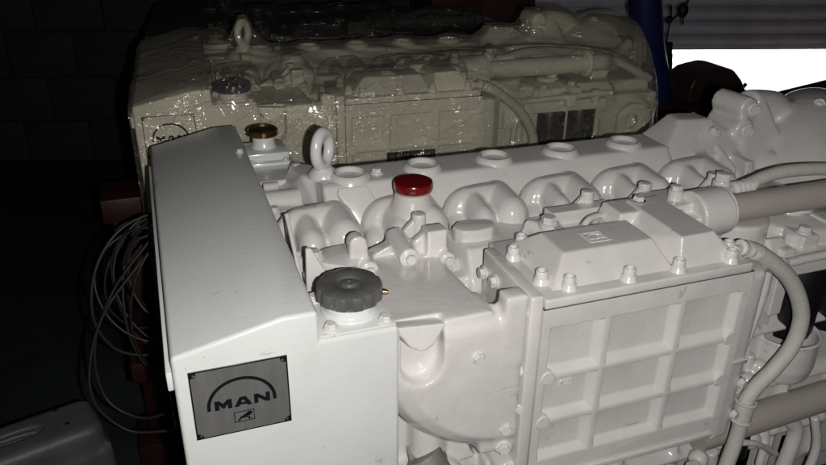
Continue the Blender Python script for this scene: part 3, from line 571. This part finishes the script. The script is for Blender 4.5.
# lower pipe
lpipe = obj('lower_coolant_pipe', [tube([(.93, .90, .79), (1.05, .90, .797), (1.20, .90, .806), (1.42, .90, .82)], .0315, 32)], PIPEM, eng, sm=60)
cast('valve_cluster', [ell((.985, .87, .90), (.02, .02, .02)), ell((1.005, .88, .925), (.016, .016, .016)), cyl((.96, .86, .91), (1.04, .90, .93), .012), cyl((1.02, .9, .9), (1.02, .9, .97), .010), ell((1.04, .89, .94), (.018, .018, .018)), cyl((1.0, .86, .9), (1.0, .86, .86), .01)], CASTW, eng, vox=.003, it=1)
obj('black_dipstick_cap', [lathe([(.016, 0), (.016, .07), (.0145, .078), (.008, .081)], (1.055, .90, .705), n=28)], BLACKF, eng)
cast('lower_fittings', [tube([(1.10, .90, .79), (1.11, .89, .74), (1.10, .88, .68)], .009), tube([(1.16, .90, .78), (1.19, .89, .74), (1.17, .88, .64)], .016), ell((1.08, .9, .74), (.022, .02, .022)), cyl((.98, .9, .74), (1.0, .9, .66), .014), ell((.93, .88, .75), (.02, .02, .02)), cyl((.90, .86, .76), (.90, .86, .68), .015),
        tube([(1.0, .88, .77), (1.06, .87, .76), (1.14, .88, .70)], .007), box(.86, 1.3, .93, .96, .6, .8), tube([(1.22, .88, .78), (1.24, .87, .70), (1.22, .86, .62)], .010)], CASTW, eng, vox=.0035, it=2)
# ---- rear casting, exhaust manifold body
rear = cast('flywheel_housing', [hull([(1.0, 1.22, 1.262), (1.0, 1.34, 1.262), (1.075, 1.28, 1.322), (1.15, 1.27, 1.320), (1.08, 1.33, 1.322), (1.15, 1.33, 1.318), (1.27, 1.22, 1.235), (1.29, 1.36, 1.235), (1.0, 1.2, 1.0), (1.3, 1.2, 1.0), (1.3, 1.4, 1.0), (1.0, 1.4, 1.0)]),
        hull([(.97, 1.24, 1.24), (1.20, 1.20, 1.22), (1.28, 1.18, 1.17), (.97, 1.15, 1.17), (.97, 1.15, 1.0), (1.28, 1.15, 1.0), (1.28, 1.3, 1.2), (.97, 1.3, 1.2)]),
        hull([(1.235, 1.27, 1.345), (1.30, 1.27, 1.345), (1.24, 1.34, 1.345), (1.34, 1.34, 1.345), (1.20, 1.2, 1.2), (1.36, 1.19, 1.18), (1.24, 1.4, 1.2), (1.4, 1.4, 1.2)]),
        cyl((1.235, 1.25, 1.34), (1.225, 1.34, 1.34), .026), cyl((1.222, 1.24, 1.295), (1.222, 1.34, 1.295), .024), ell((1.30, 1.22, 1.19), (.06, .05, .06)),
        box(1.08, 1.11, 1.19, 1.26, 1.0, 1.262), box(1.18, 1.20, 1.17, 1.26, 1.0, 1.25)], CASTW, eng, vox=.005, it=5)
turb = cast('exhaust_elbow', [tube([(1.30, 1.10, .98), (1.36, 1.18, 1.14), (1.45, 1.27, 1.22), (1.55, 1.36, 1.215), (1.64, 1.42, 1.18)], .118, 32), tube([(1.27, 1.3, 1.335), (1.36, 1.31, 1.32), (1.42, 1.33, 1.28)], .034), torus((1.46, 1.28, 1.215), .115, .012, (.8, .5, .15))], CASTW, eng, vox=.006, it=5)
cast('exhaust_bracket', [cyl((1.33, 1.02, 1.255), (1.33, 1.07, 1.26), .020), hull([(1.34, 1.03, 1.25), (1.40, 1.03, 1.25), (1.30, 1.03, 1.14), (1.35, 1.03, 1.14), (1.34, 1.06, 1.25), (1.40, 1.06, 1.25), (1.30, 1.06, 1.14), (1.35, 1.06, 1.14)]), cyl((1.38, 1.05, 1.24), (1.5, 1.12, 1.28), .018), ell((1.26, 1.06, 1.17), (.03, .03, .03)), tube([(1.2, 1.05, 1.15), (1.3, 1.06, 1.17), (1.36, 1.06, 1.12)], .016)], CASTW, eng, vox=.004, it=3)
for a_ in np.linspace(.2, 2 * PI + .2, 9)[:-1]:
    u_, v_, d_ = frame_of((.8, .5, .15)); c_ = Vector((1.46, 1.28, 1.215)) + (u_ * math.cos(a_) + v_ * math.sin(a_)) * .122
    bolt(turb, tuple(c_ - d_ * .012), tuple(-d_), r=.010)
for p_, d_ in (((1.095, 1.19, 1.235), (0, -1, .2)), ((1.19, 1.17, 1.222), (0, -1, .3)), ((1.24, 1.245, 1.34), (-.2, -1, .1)), ((1.225, 1.235, 1.295), (-.2, -1, .1)), ((1.14, 1.24, 1.30), (0, -.6, 1)), ((1.04, 1.21, 1.245), (0, -1, .4)), ((1.33, 1.20, 1.25), (-.2, -1, .6))): bolt(rear, p_, d_, r=.011)
obj('casting_rib', [prism([(1.17, 1.24), (1.165, 1.10), (1.26, 1.20), (1.33, 1.318)], 'x', 1.145, 1.155)], CASTW, rear, bev=.002)
obj('casting_rib', [prism([(1.17, 1.20), (1.165, 1.08), (1.26, 1.16), (1.33, 1.28)], 'x', 1.25, 1.26)], CASTW, rear, bev=.002)
# thermostat parts between tank and head
th = cast('thermostat_housing', [box(.162, .252, 1.375, 1.44, 1.10, 1.248), cyl((.165, 1.30, 1.232), (.235, 1.30, 1.232), .026), cyl((.165, 1.26, 1.20), (.25, 1.262, 1.19), .042), ell((.25, 1.262, 1.19), (.03, .042, .042)), cyl((.17, 1.33, 1.25), (.20, 1.33, 1.25), .014),
        tube([(.205, 1.215, 1.222), (.25, 1.235, 1.23), (.30, 1.22, 1.245)], .006), box(.165, .25, 1.15, 1.4, 1.0, 1.16), tube([(.16, 1.20, 1.20), (.19, 1.18, 1.20), (.22, 1.13, 1.19)], .014)], CASTW, eng, vox=.0035, it=3)
bolt(th, (.176, 1.235, 1.246), r=.008); bolt(th, (.182, 1.20, 1.232), r=.008)

# ================================================================== second and third engines
def kids(o): return [c for c in bpy.data.objects if c.parent == o]
def copy_tree(o, parent=None, over=None, skip=()):
    c = o.copy(); COL.objects.link(c); c.parent = parent
    if parent: c.matrix_parent_inverse = o.matrix_parent_inverse
    if over and c.type == 'MESH':
        src = c.data.materials[0].name; m = over(c.name.split('.')[0], src)
        if m: c.material_slots[0].link = 'OBJECT'; c.material_slots[0].material = m
    for ch in kids(o):
        if ch.name.split('.')[0] in skip: continue
        copy_tree(ch, c, over, skip)
    return c
O2 = Vector((-.0695, 1.026, .0268)); A2 = math.radians(-2.83)
def place(root, off, ang):
    root.location = off + Matrix.Rotation(ang, 3, 'Z') @ W['marine_engine']; root.rotation_euler = (0, 0, ang)
paints = ('white_painted_bolt', 'white_enamel', 'white_painted_casting', 'matt_white_painted_pipe')
def over2(n, s):
    if n == 'filler_cap': return BLUE
    if n == 'badge_plate': return PLATEC
    if s in paints: return CREAM
e2 = copy_tree(eng, None, over2, skip=('bleed_nipple', 'oil_filler_cap', 'gasket_ring')); place(e2, O2, A2)
tag(e2, 'cream coloured engine wrapped in clear film just behind the bare white one', 'engine')
for c in kids(e2):
    if 'label' in c: del c['label']
dp = obj('data_plate', [box(.592, .728, .7838, .7848, 1.058, 1.103)], BLACKP, None, bev=.0004, seg=1)
dpw = W['data_plate'] - W['marine_engine']; dp.parent = e2; dp.location = dpw
dt = obj('plate_print', [box(.60 + .02 * i_, .614 + .02 * i_, .7832, .7837, z_, z_ + .004) for i_ in range(6) for z_ in (1.066, 1.078, 1.090)], PLATE, None); dt.location = W['plate_print'] - W['data_plate']; dt.parent = dp
def over3(n, s):
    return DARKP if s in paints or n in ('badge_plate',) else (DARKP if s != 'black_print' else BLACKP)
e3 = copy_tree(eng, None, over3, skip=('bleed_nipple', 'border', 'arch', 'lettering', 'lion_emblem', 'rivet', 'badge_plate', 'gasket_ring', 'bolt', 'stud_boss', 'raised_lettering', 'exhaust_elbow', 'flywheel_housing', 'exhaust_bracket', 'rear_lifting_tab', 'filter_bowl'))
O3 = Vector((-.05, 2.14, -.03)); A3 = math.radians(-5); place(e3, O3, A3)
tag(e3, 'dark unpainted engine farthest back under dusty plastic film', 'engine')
for c in kids(e3):
    if 'label' in c: del c['label']
bpy.context.view_layer.update()

def wrap(name, root, off, ang, m, label, seedv, xr=(-.045, 1.72), sag=260, folds=0):
    V = []; F = []
    inv = Matrix.Translation(off) @ Matrix.Rotation(ang, 4, 'Z')
    inv = inv.inverted()
    def rec(o):
        for c in kids(o):
            if c.type == 'MESH':
                mt = inv @ c.matrix_world; b = len(V)
                V.extend([mt @ v.co for v in c.data.vertices]); F.extend([[b + i for i in p.vertices] for p in c.data.polygons])
            rec(c)
    rec(root)
    bvh = BVHTree.FromPolygons(V, F)
    cy, cz = 1.18, .93; nx, na = 170, 150
    X = np.linspace(xr[0], xr[1], nx); A = np.linspace(-.38 * PI, 1.30 * PI, na)   # angle from -y direction upward
    R0 = np.zeros((nx, na))
    for i, x in enumerate(X):
        for j, a in enumerate(A):
            d = Vector((0, -math.cos(a), math.sin(a))); o = Vector((x, cy, cz)) + d * 1.2
            h = bvh.ray_cast(o, -d, 1.15)
            R0[i, j] = (1.2 - h[3]) if h[0] is not None else 0.02
    R0 = np.where(R0 > .03, R0 + .006, R0)
    R = R0.copy()
    for k in range(sag):
        P = np.pad(R, 1, mode='edge'); Mn = (P[:-2, 1:-1] + P[2:, 1:-1] + 1.0 * (P[1:-1, :-2] + P[1:-1, 2:])) / 4
        R = np.maximum(R0, Mn - .00025)
    # folds radiating along the film
    xs_, as_ = np.meshgrid(X, A, indexing='ij')
    g = np.random.default_rng(seedv); f = np.zeros_like(R)
    for _ in range(26):
        kx, ka, ph = g.uniform(-22, 22), g.uniform(-16, 16), g.uniform(0, 6.28)
        f += np.maximum(0, np.sin(kx * xs_ + ka * as_ + ph + 1.5 * np.sin(3 * xs_ + g.uniform(0, 6)))) ** 6 * g.uniform(.2, 1)
    R = R + .0028 * f * np.clip((xs_ - .12) / .12, .25, 1)
    vv = []; ff = []
    def ring(x, s):
        for j, a in enumerate(A): r = R[0, j] if False else s[j]; vv.append((x, cy - math.cos(a) * r, cz + math.sin(a) * r))
    base = R[2]
    for s, dx in ((.15, -.004), (.5, -.006), (.85, -.007), (.97, -.005)): ring(X[0] + dx + .012, base * s)
    n0 = 4
    for i in range(2, nx): ring(X[i], R[i])
    ring(X[-1] + .01, R[-1] * .9); ring(X[-1] + .01, R[-1] * .4)
    rows = len(vv) // na
    for i in range(rows - 1):
        for j in range(na - 1): ff.append((i * na + j, (i + 1) * na + j, (i + 1) * na + j + 1, i * na + j + 1))
    me = bpy.data.meshes.new(name); me.from_pydata(vv, [], ff); me.update()
    o = link(name, me, m)
    o.matrix_world = Matrix.Translation(off) @ Matrix.Rotation(ang, 4, 'Z') @ Matrix.Translation(o.location)
    inv_o = o.matrix_world.inverted(); g = random.Random(seedv); Mw = Matrix.Translation(off) @ Matrix.Rotation(ang, 4, 'Z')
    def pt(x, a):
        i = min(max((x - xr[0]) / (xr[1] - xr[0]) * (nx - 1), 2), nx - 2); j = min(max((a - A[0]) / (A[-1] - A[0]) * (na - 1), 0), na - 2)
        i0, j0 = int(i), int(j); r = R[i0, j0] * (1 - j + j0) + R[i0, j0 + 1] * (j - j0)
        r += .0015; return Vector((x, cy - math.cos(a) * r, cz + math.sin(a) * r))
    for k in range(folds):
        t_ = g.random()
        if t_ < .62: x0, a0 = g.uniform(.0, .42), g.uniform(.12, .5) * PI / 2 * 1.1; dx, da = g.uniform(.10, .38), g.uniform(.08, .42)
        else: x0, a0 = g.uniform(.3, 1.4), g.uniform(.1, .9); dx, da = g.uniform(.08, .3), g.uniform(-.35, .45)
        n_ = 14; pts = [pt(x0 + dx * i / n_, a0 + da * i / n_ + .01 * math.sin(i * 1.3 + k)) for i in range(n_ + 1)]
        wd = g.uniform(.0012, .003); cc = Vector((0, cy, cz)); v_ = []; f_ = []
        for i, p in enumerate(pts):
            d = (pts[min(i + 1, n_)] - pts[max(i - 1, 0)]).normalized(); nr = Vector((0, p.y - cy, p.z - cz)).normalized(); sd = d.cross(nr).normalized(); u = math.sin(PI * i / n_) * wd + .0002
            v_ += [tuple(p - sd * u), tuple(p + nr * u * .9), tuple(p + sd * u)]
        for i in range(n_):
            for q_ in (0, 1): f_.append((3 * i + q_, 3 * i + q_ + 1, 3 * i + q_ + 4, 3 * i + q_ + 3))
        me = mesh_of([(v_, f_)]); me.transform(Mw); c_ = link('film_fold', me, FOLD, None); loc = Vector(c_.location)
        c_.parent = o; c_.matrix_parent_inverse = inv_o
    tag(o, label, 'plastic film', 'plastic films over the rear engines')
    return o
wrap('plastic_film', e2, O2, A2, FILM, 'yellowish clear stretch film pulled tight over the cream engine', 3, (-.045, 1.66), folds=55)
wrap('plastic_film', e3, O3, A3, FILM2, 'dusty clear film over the dark engine at the back', 5, (-.045, 1.30), folds=40)
for nm, of, an, lab in (('a', Vector((0, 0, 0)), 0, 'dark red steel stand under the bare white engine'), ('b', O2, A2, 'dark red steel stand under the cream film-wrapped engine'), ('c', O3, A3, 'dark red steel stand under the farthest dark engine')):
    r = empty('engine_stand', (0, 0, 0)); W[r.name] = Vector((0, 0, 0))
    for y in (1.0, 1.42): obj('side_rail', [box(.02, 1.8, y, y + .06, .40, .46)], REDST, r, bev=.004)
    for x in (.03, 1.6): obj('cross_beam', [box(x, x + .07, 1.061, 1.419, .405, .455)], REDST, r, bev=.004)
    for x in (.03, 1.6):
        for y in (1.0, 1.42): obj('leg', [box(x, x + .07, y, y + .06, .004, .399)], REDST, r, bev=.004)
    r.location = of; r.location.z = 0; r.rotation_euler = (0, 0, an); tag(r, lab, 'engine stand', 'stands under the engines')
# red bracket left of the tanks with hanging cables
fr_ = obj('red_steel_frame', [box(-.16, -.085, 2.02, 2.10, .16, .93), box(-.18, -.065, 1.99, 2.13, .93, 1.0), box(-.155, -.09, 1.70, 2.02, .60, .66), box(-.20, -.05, 1.98, 2.14, .004, .16)], REDST, None, bev=.004)
tag(fr_, 'dark red steel post beside the tank where the cables hang', 'steel post')
cab = empty('cable_coil', (-.12, 1.45, .4))
for k in range(9):
    rx, rz = random.uniform(.07, .155), random.uniform(.11, .20); c0 = Vector((-.035, 1.52 + random.uniform(-.05, .09), 1.12 - rz + random.uniform(-.03, .02)))
    pts = []
    for i in range(15):
        th_ = 2 * PI * i / 14 + .3; wob = 1 + .06 * math.sin(2 * th_ + k) + .05 * math.sin(3 * th_ + 2 * k)
        pts.append(c0 + Vector((rx * math.cos(th_) * wob, .05 * math.sin(th_ + k), rz * math.sin(th_) * wob)))
    obj('cable_loop', [tube(pts, .0027 + .0008 * (k % 2), 8, 6)], CABLE, cab, sm=80)
cab2 = obj('cable_tail', [tube([(-.05, 1.5, 1.1), (-.14, 1.48, 1.0), (-.195, 1.46, .88), (-.19, 1.44, .76), (-.12, 1.40, .72), (-.04, 1.36, .76)], .0032, 8), tube([(-.05, 1.5, 1.08), (-.17, 1.46, .95), (-.215, 1.42, .80), (-.16, 1.40, .70), (-.06, 1.36, .70)], .0032, 8)], CABLE, cab, sm=80)
tag(cab, 'coil of grey cable hanging at the left side of the tank', 'cable')

# ================================================================== room
def struct(o): o['kind'] = 'structure'; return o
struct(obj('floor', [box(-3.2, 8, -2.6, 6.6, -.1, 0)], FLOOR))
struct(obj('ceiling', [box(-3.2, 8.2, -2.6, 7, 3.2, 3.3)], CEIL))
WD = Vector((math.cos(math.radians(-15)), math.sin(math.radians(-15)), 0)); WN = Vector((-WD.y, WD.x, 0)) ; P0 = Vector((3.0, 4.3, 0))
WM = Matrix(((WD.x, WN.x, 0, P0.x), (WD.y, WN.y, 0, P0.y), (0, 0, 1, 0), (0, 0, 0, 1)))   # local: x along the wall, y outward
S0, S1, DH = -.62, 3.4, 2.75
def wobj(name, pieces, m, parent=None, **k):
    o = obj(name, [([tuple(WM @ Vector(v)) for v in V_], F_) for V_, F_ in pieces], m, parent, **k); return o
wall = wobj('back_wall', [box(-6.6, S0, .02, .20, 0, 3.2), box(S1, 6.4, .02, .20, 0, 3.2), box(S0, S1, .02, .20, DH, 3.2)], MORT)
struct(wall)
bme = None
for r_i in range(11):
    z = .01 + r_i * .29
    for c_i in range(14):
        x = -6.5 + c_i * .42 + (.21 if r_i % 2 else 0)
        if x + .41 > S0 or z + .28 > 3.2: continue
        if bme is None:
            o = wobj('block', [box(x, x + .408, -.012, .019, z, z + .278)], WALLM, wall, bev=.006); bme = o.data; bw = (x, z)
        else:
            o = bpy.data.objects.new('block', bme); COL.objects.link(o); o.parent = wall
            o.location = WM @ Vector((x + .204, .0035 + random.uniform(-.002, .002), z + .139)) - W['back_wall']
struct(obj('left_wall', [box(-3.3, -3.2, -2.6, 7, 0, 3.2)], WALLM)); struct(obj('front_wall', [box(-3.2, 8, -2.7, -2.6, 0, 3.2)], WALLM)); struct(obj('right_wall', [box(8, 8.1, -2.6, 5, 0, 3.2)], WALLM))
g = wobj('yard_ground', [box(-30, 40, .21, 60, -.12, -.01)], YARD); struct(g)
# shutter
sh = empty('roller_shutter', tuple(P0 + Vector((0, 0, .70)))); W[sh.name] = P0 + Vector((0, 0, .70))
SB = .775; sh_ = .092; sm_ = None; n_s = int((DH - SB) / sh_) + 1
for k in range(n_s):
    z = SB + k * sh_
    if sm_ is None:
        prof = [(-.010, 0), (-.022, .004), (-.026, .012), (-.026, .060), (-.020, .066), (-.006, .070), (-.004, .080), (-.012, .090), (-.012, .098), (.004, .098), (.004, .0)]
        V_, F_ = prism([(p[0], z + p[1]) for p in prof], 'x', S0, S1)
        o = wobj('slat', [(V_, F_)], SLAT, sh, sm=50); sm_ = o.data; z0_ = z; l0 = o.location.copy()
    else:
        o = bpy.data.objects.new('slat', sm_); COL.objects.link(o); o.parent = sh; o.location = l0 + Vector((0, 0, z - z0_))
wobj('bottom_bar', [box(S0, S1, -.022, .012, SB - .035, SB - .001)], SLAT, sh, bev=.003)
for s_ in (S0 - .03, S1 - .01): wobj('guide_rail', [box(s_, s_ + .04, -.05, .018, 0.004, DH)], BLKRUB, sh)
tag(sh, 'grey ribbed steel roller shutter raised partway over the bright doorway', 'roller shutter')
# blue post
ps = obj('blue_post', [tube([(2.19, 3.05, 1.75), (2.225, 3.05, 1.35), (2.30, 3.05, 1.05), (2.42, 3.05, .7), (2.50, 3.05, .3), (2.50, 3.05, .02)], .078, 24), cyl((2.5, 3.05, .003), (2.5, 3.05, .03), .12)], BLUEP)
tag(ps, 'dark blue bent steel post in front of the shutter', 'post')
# hanging hoist
def at(u, v, y):
    qv = Vector((u - 413, v - 232.5, 740)); r = RC.transposed() @ qv; t_ = y / r.y; return Vector((0, 0, 1.8)) + r * t_
ho = empty('chain_hoist', tuple(at(670, 20, 3.2)))
obj('chain_rod', [tube([at(694, -12, 3.2), at(684, 8, 3.2), at(672, 20, 3.2)], .006, 8)], BLKRUB, ho)
obj('hoist_block', [ell(at(683, 11, 3.2), (.028, .025, .040), 14, 9), cyl(at(683, 12, 3.2), at(683, 25, 3.2), .004, n=8)], BLKRUB, ho)
obj('hook', [tube([at(671, 5, 3.2), at(671, 16, 3.2), at(668, 32, 3.2), at(666, 44, 3.2)], .0055, 8), ell(at(669, 20, 3.2), (.022, .02, .02), 12, 8), hull([at(664, 42, 3.2), at(673, 42, 3.2), at(663, 56, 3.2), at(672, 56, 3.2), at(664, 42, 3.26), at(673, 42, 3.26), at(663, 56, 3.26), at(672, 56, 3.26)])], BLKRUB, ho, bev=.004)
obj('hook_weight', [hull([at(664, 52, 3.2), at(673, 53, 3.2), at(662, 75, 3.2), at(672, 72, 3.2), at(664, 52, 3.3), at(673, 53, 3.3), at(662, 75, 3.3), at(672, 72, 3.3)])], BLKRUB, ho, bev=.008)
tag(ho, 'small black chain hoist with hook hanging in front of the shutter', 'hoist')
# dark cans and crate near the doorway
crt = obj('dark_crate', [box(2.38, 2.95, 2.86, 3.14, .12, .75), box(2.36, 2.97, 2.84, 3.16, .75, .785), box(2.48, 2.9, 2.88, 3.1, .003, .12)], CRATE, None, bev=.008)
tag(crt, 'dark oxide metal crate behind the wrapped engine in the doorway', 'crate')
a_, b_, c_, d_ = at(680, 88, 3.0), at(741, 94, 3.0), at(724, 66, 3.0), at(686, 72, 3.0)
fc = empty('fuel_can', tuple((a_ + b_) / 2))
cast('can_body', [hull([p + Vector((0, dy, 0)) for dy in (-.09, .12) for p in (at(677, 99, 3.0), at(679, 84, 3.0), at(684, 75, 3.0), at(692, 69, 3.0), at(712, 64, 3.0), at(722, 66, 3.0), at(730, 76, 3.0), at(735, 89, 3.0), at(737, 99, 3.0))])], FUEL, fc, vox=.008, it=14)
obj('spout', [tube([at(731, 94, 3.0), at(740, 90, 3.0), at(746, 84, 3.0)], .009, 10)], FUEL, fc)
tag(fc, 'rounded dark brown fuel can with spout silhouetted in the bright doorway', 'fuel can')
bn = obj('dark_bench', [hull([p + Vector((0, 0, -dz)) for dz in (0, .22) for p in (at(748, 99, 3.0), at(960, 47, 3.0), at(748, 99.5, 3.4), at(960, 47.5, 3.4))])], CRATE, None, bev=.008)
bn2 = tag(bn, 'dark oxide steel ramp sloping up right below the doorway', 'ramp')
cbn = obj('dark_cabinet', [box(1.52, 2.12, 3.98, 4.35, .03, 1.98)] + [box(1.535 + .29 * i_, 1.535 + .27 + .29 * i_, 3.965, 3.9795, .10 + z_, .10 + z_ + .42) for i_ in (0, 1) for z_ in (0, .45, .9, 1.35)], CRATE, None, bev=.004)
tag(cbn, 'dark reddish steel cabinet against the wall left of the blue post', 'cabinet')
ec = at(362, 38, 3.0); ed = (Vector((0, 0, 1.8)) - ec).normalized()
gp = obj('gear_cap', [torus(ec, .046, .008, ed), lathe([(.040, -.03), (.040, .0), (.034, .003)], ec, ed, n=28), torus(ec + ed * .003, .022, .003, ed)], mat('dull_dark_aluminium', (.10, .09, .085), .3, metal=.5), None)
gl_ = gp.location.copy(); gp.parent = e3; gp.matrix_parent_inverse = e3.matrix_world.inverted()
# carry case lower left
case = empty('carry_case', (-.29, 1.81, 0)); W[case.name] = Vector((0, 0, 0))
cz = .47
slot = prism([(-.205 + .058 * math.cos(t_) + (.03 if math.cos(t_) > 0 else -.03), -.002 + .021 * math.sin(t_)) for t_ in np.linspace(0, 2 * PI, 25)[:-1]], 'z', cz - .03, cz + .02)
cb = cast('case_body', [rbox(-.55, .022, -.085, .078, .003, cz, .036), rbox(-.56, .032, -.092, .084, .003, cz - .07, .026)], CASEM, case, vox=.005, it=6, cut=[slot])
hd = obj('handle', [tube([(-.275, -.002, cz - .012), (-.235, -.002, cz - .006), (-.175, -.002, cz - .006), (-.135, -.002, cz - .012)], .007, 10)], CASEM, case)
for p in ((-.075, .045), (-.06, -.03), (-.33, -.03), (-.33, .045)): obj('screw', [lathe([(.006, 0), (.005, .003)], (*p, cz), n=10)], BLKRUB, case)
for k in range(6): obj('moulded_rib', [tube([(-.52, -.083, cz - .12 - .03 * k), (-.05, -.087, cz - .12 - .03 * k)], .004, 6, smooth=False)], CASEM, case)
case.rotation_euler = (0, 0, math.radians(16))
tag(case, 'charcoal plastic carry case with recessed handle standing on the floor at left', 'carry case')
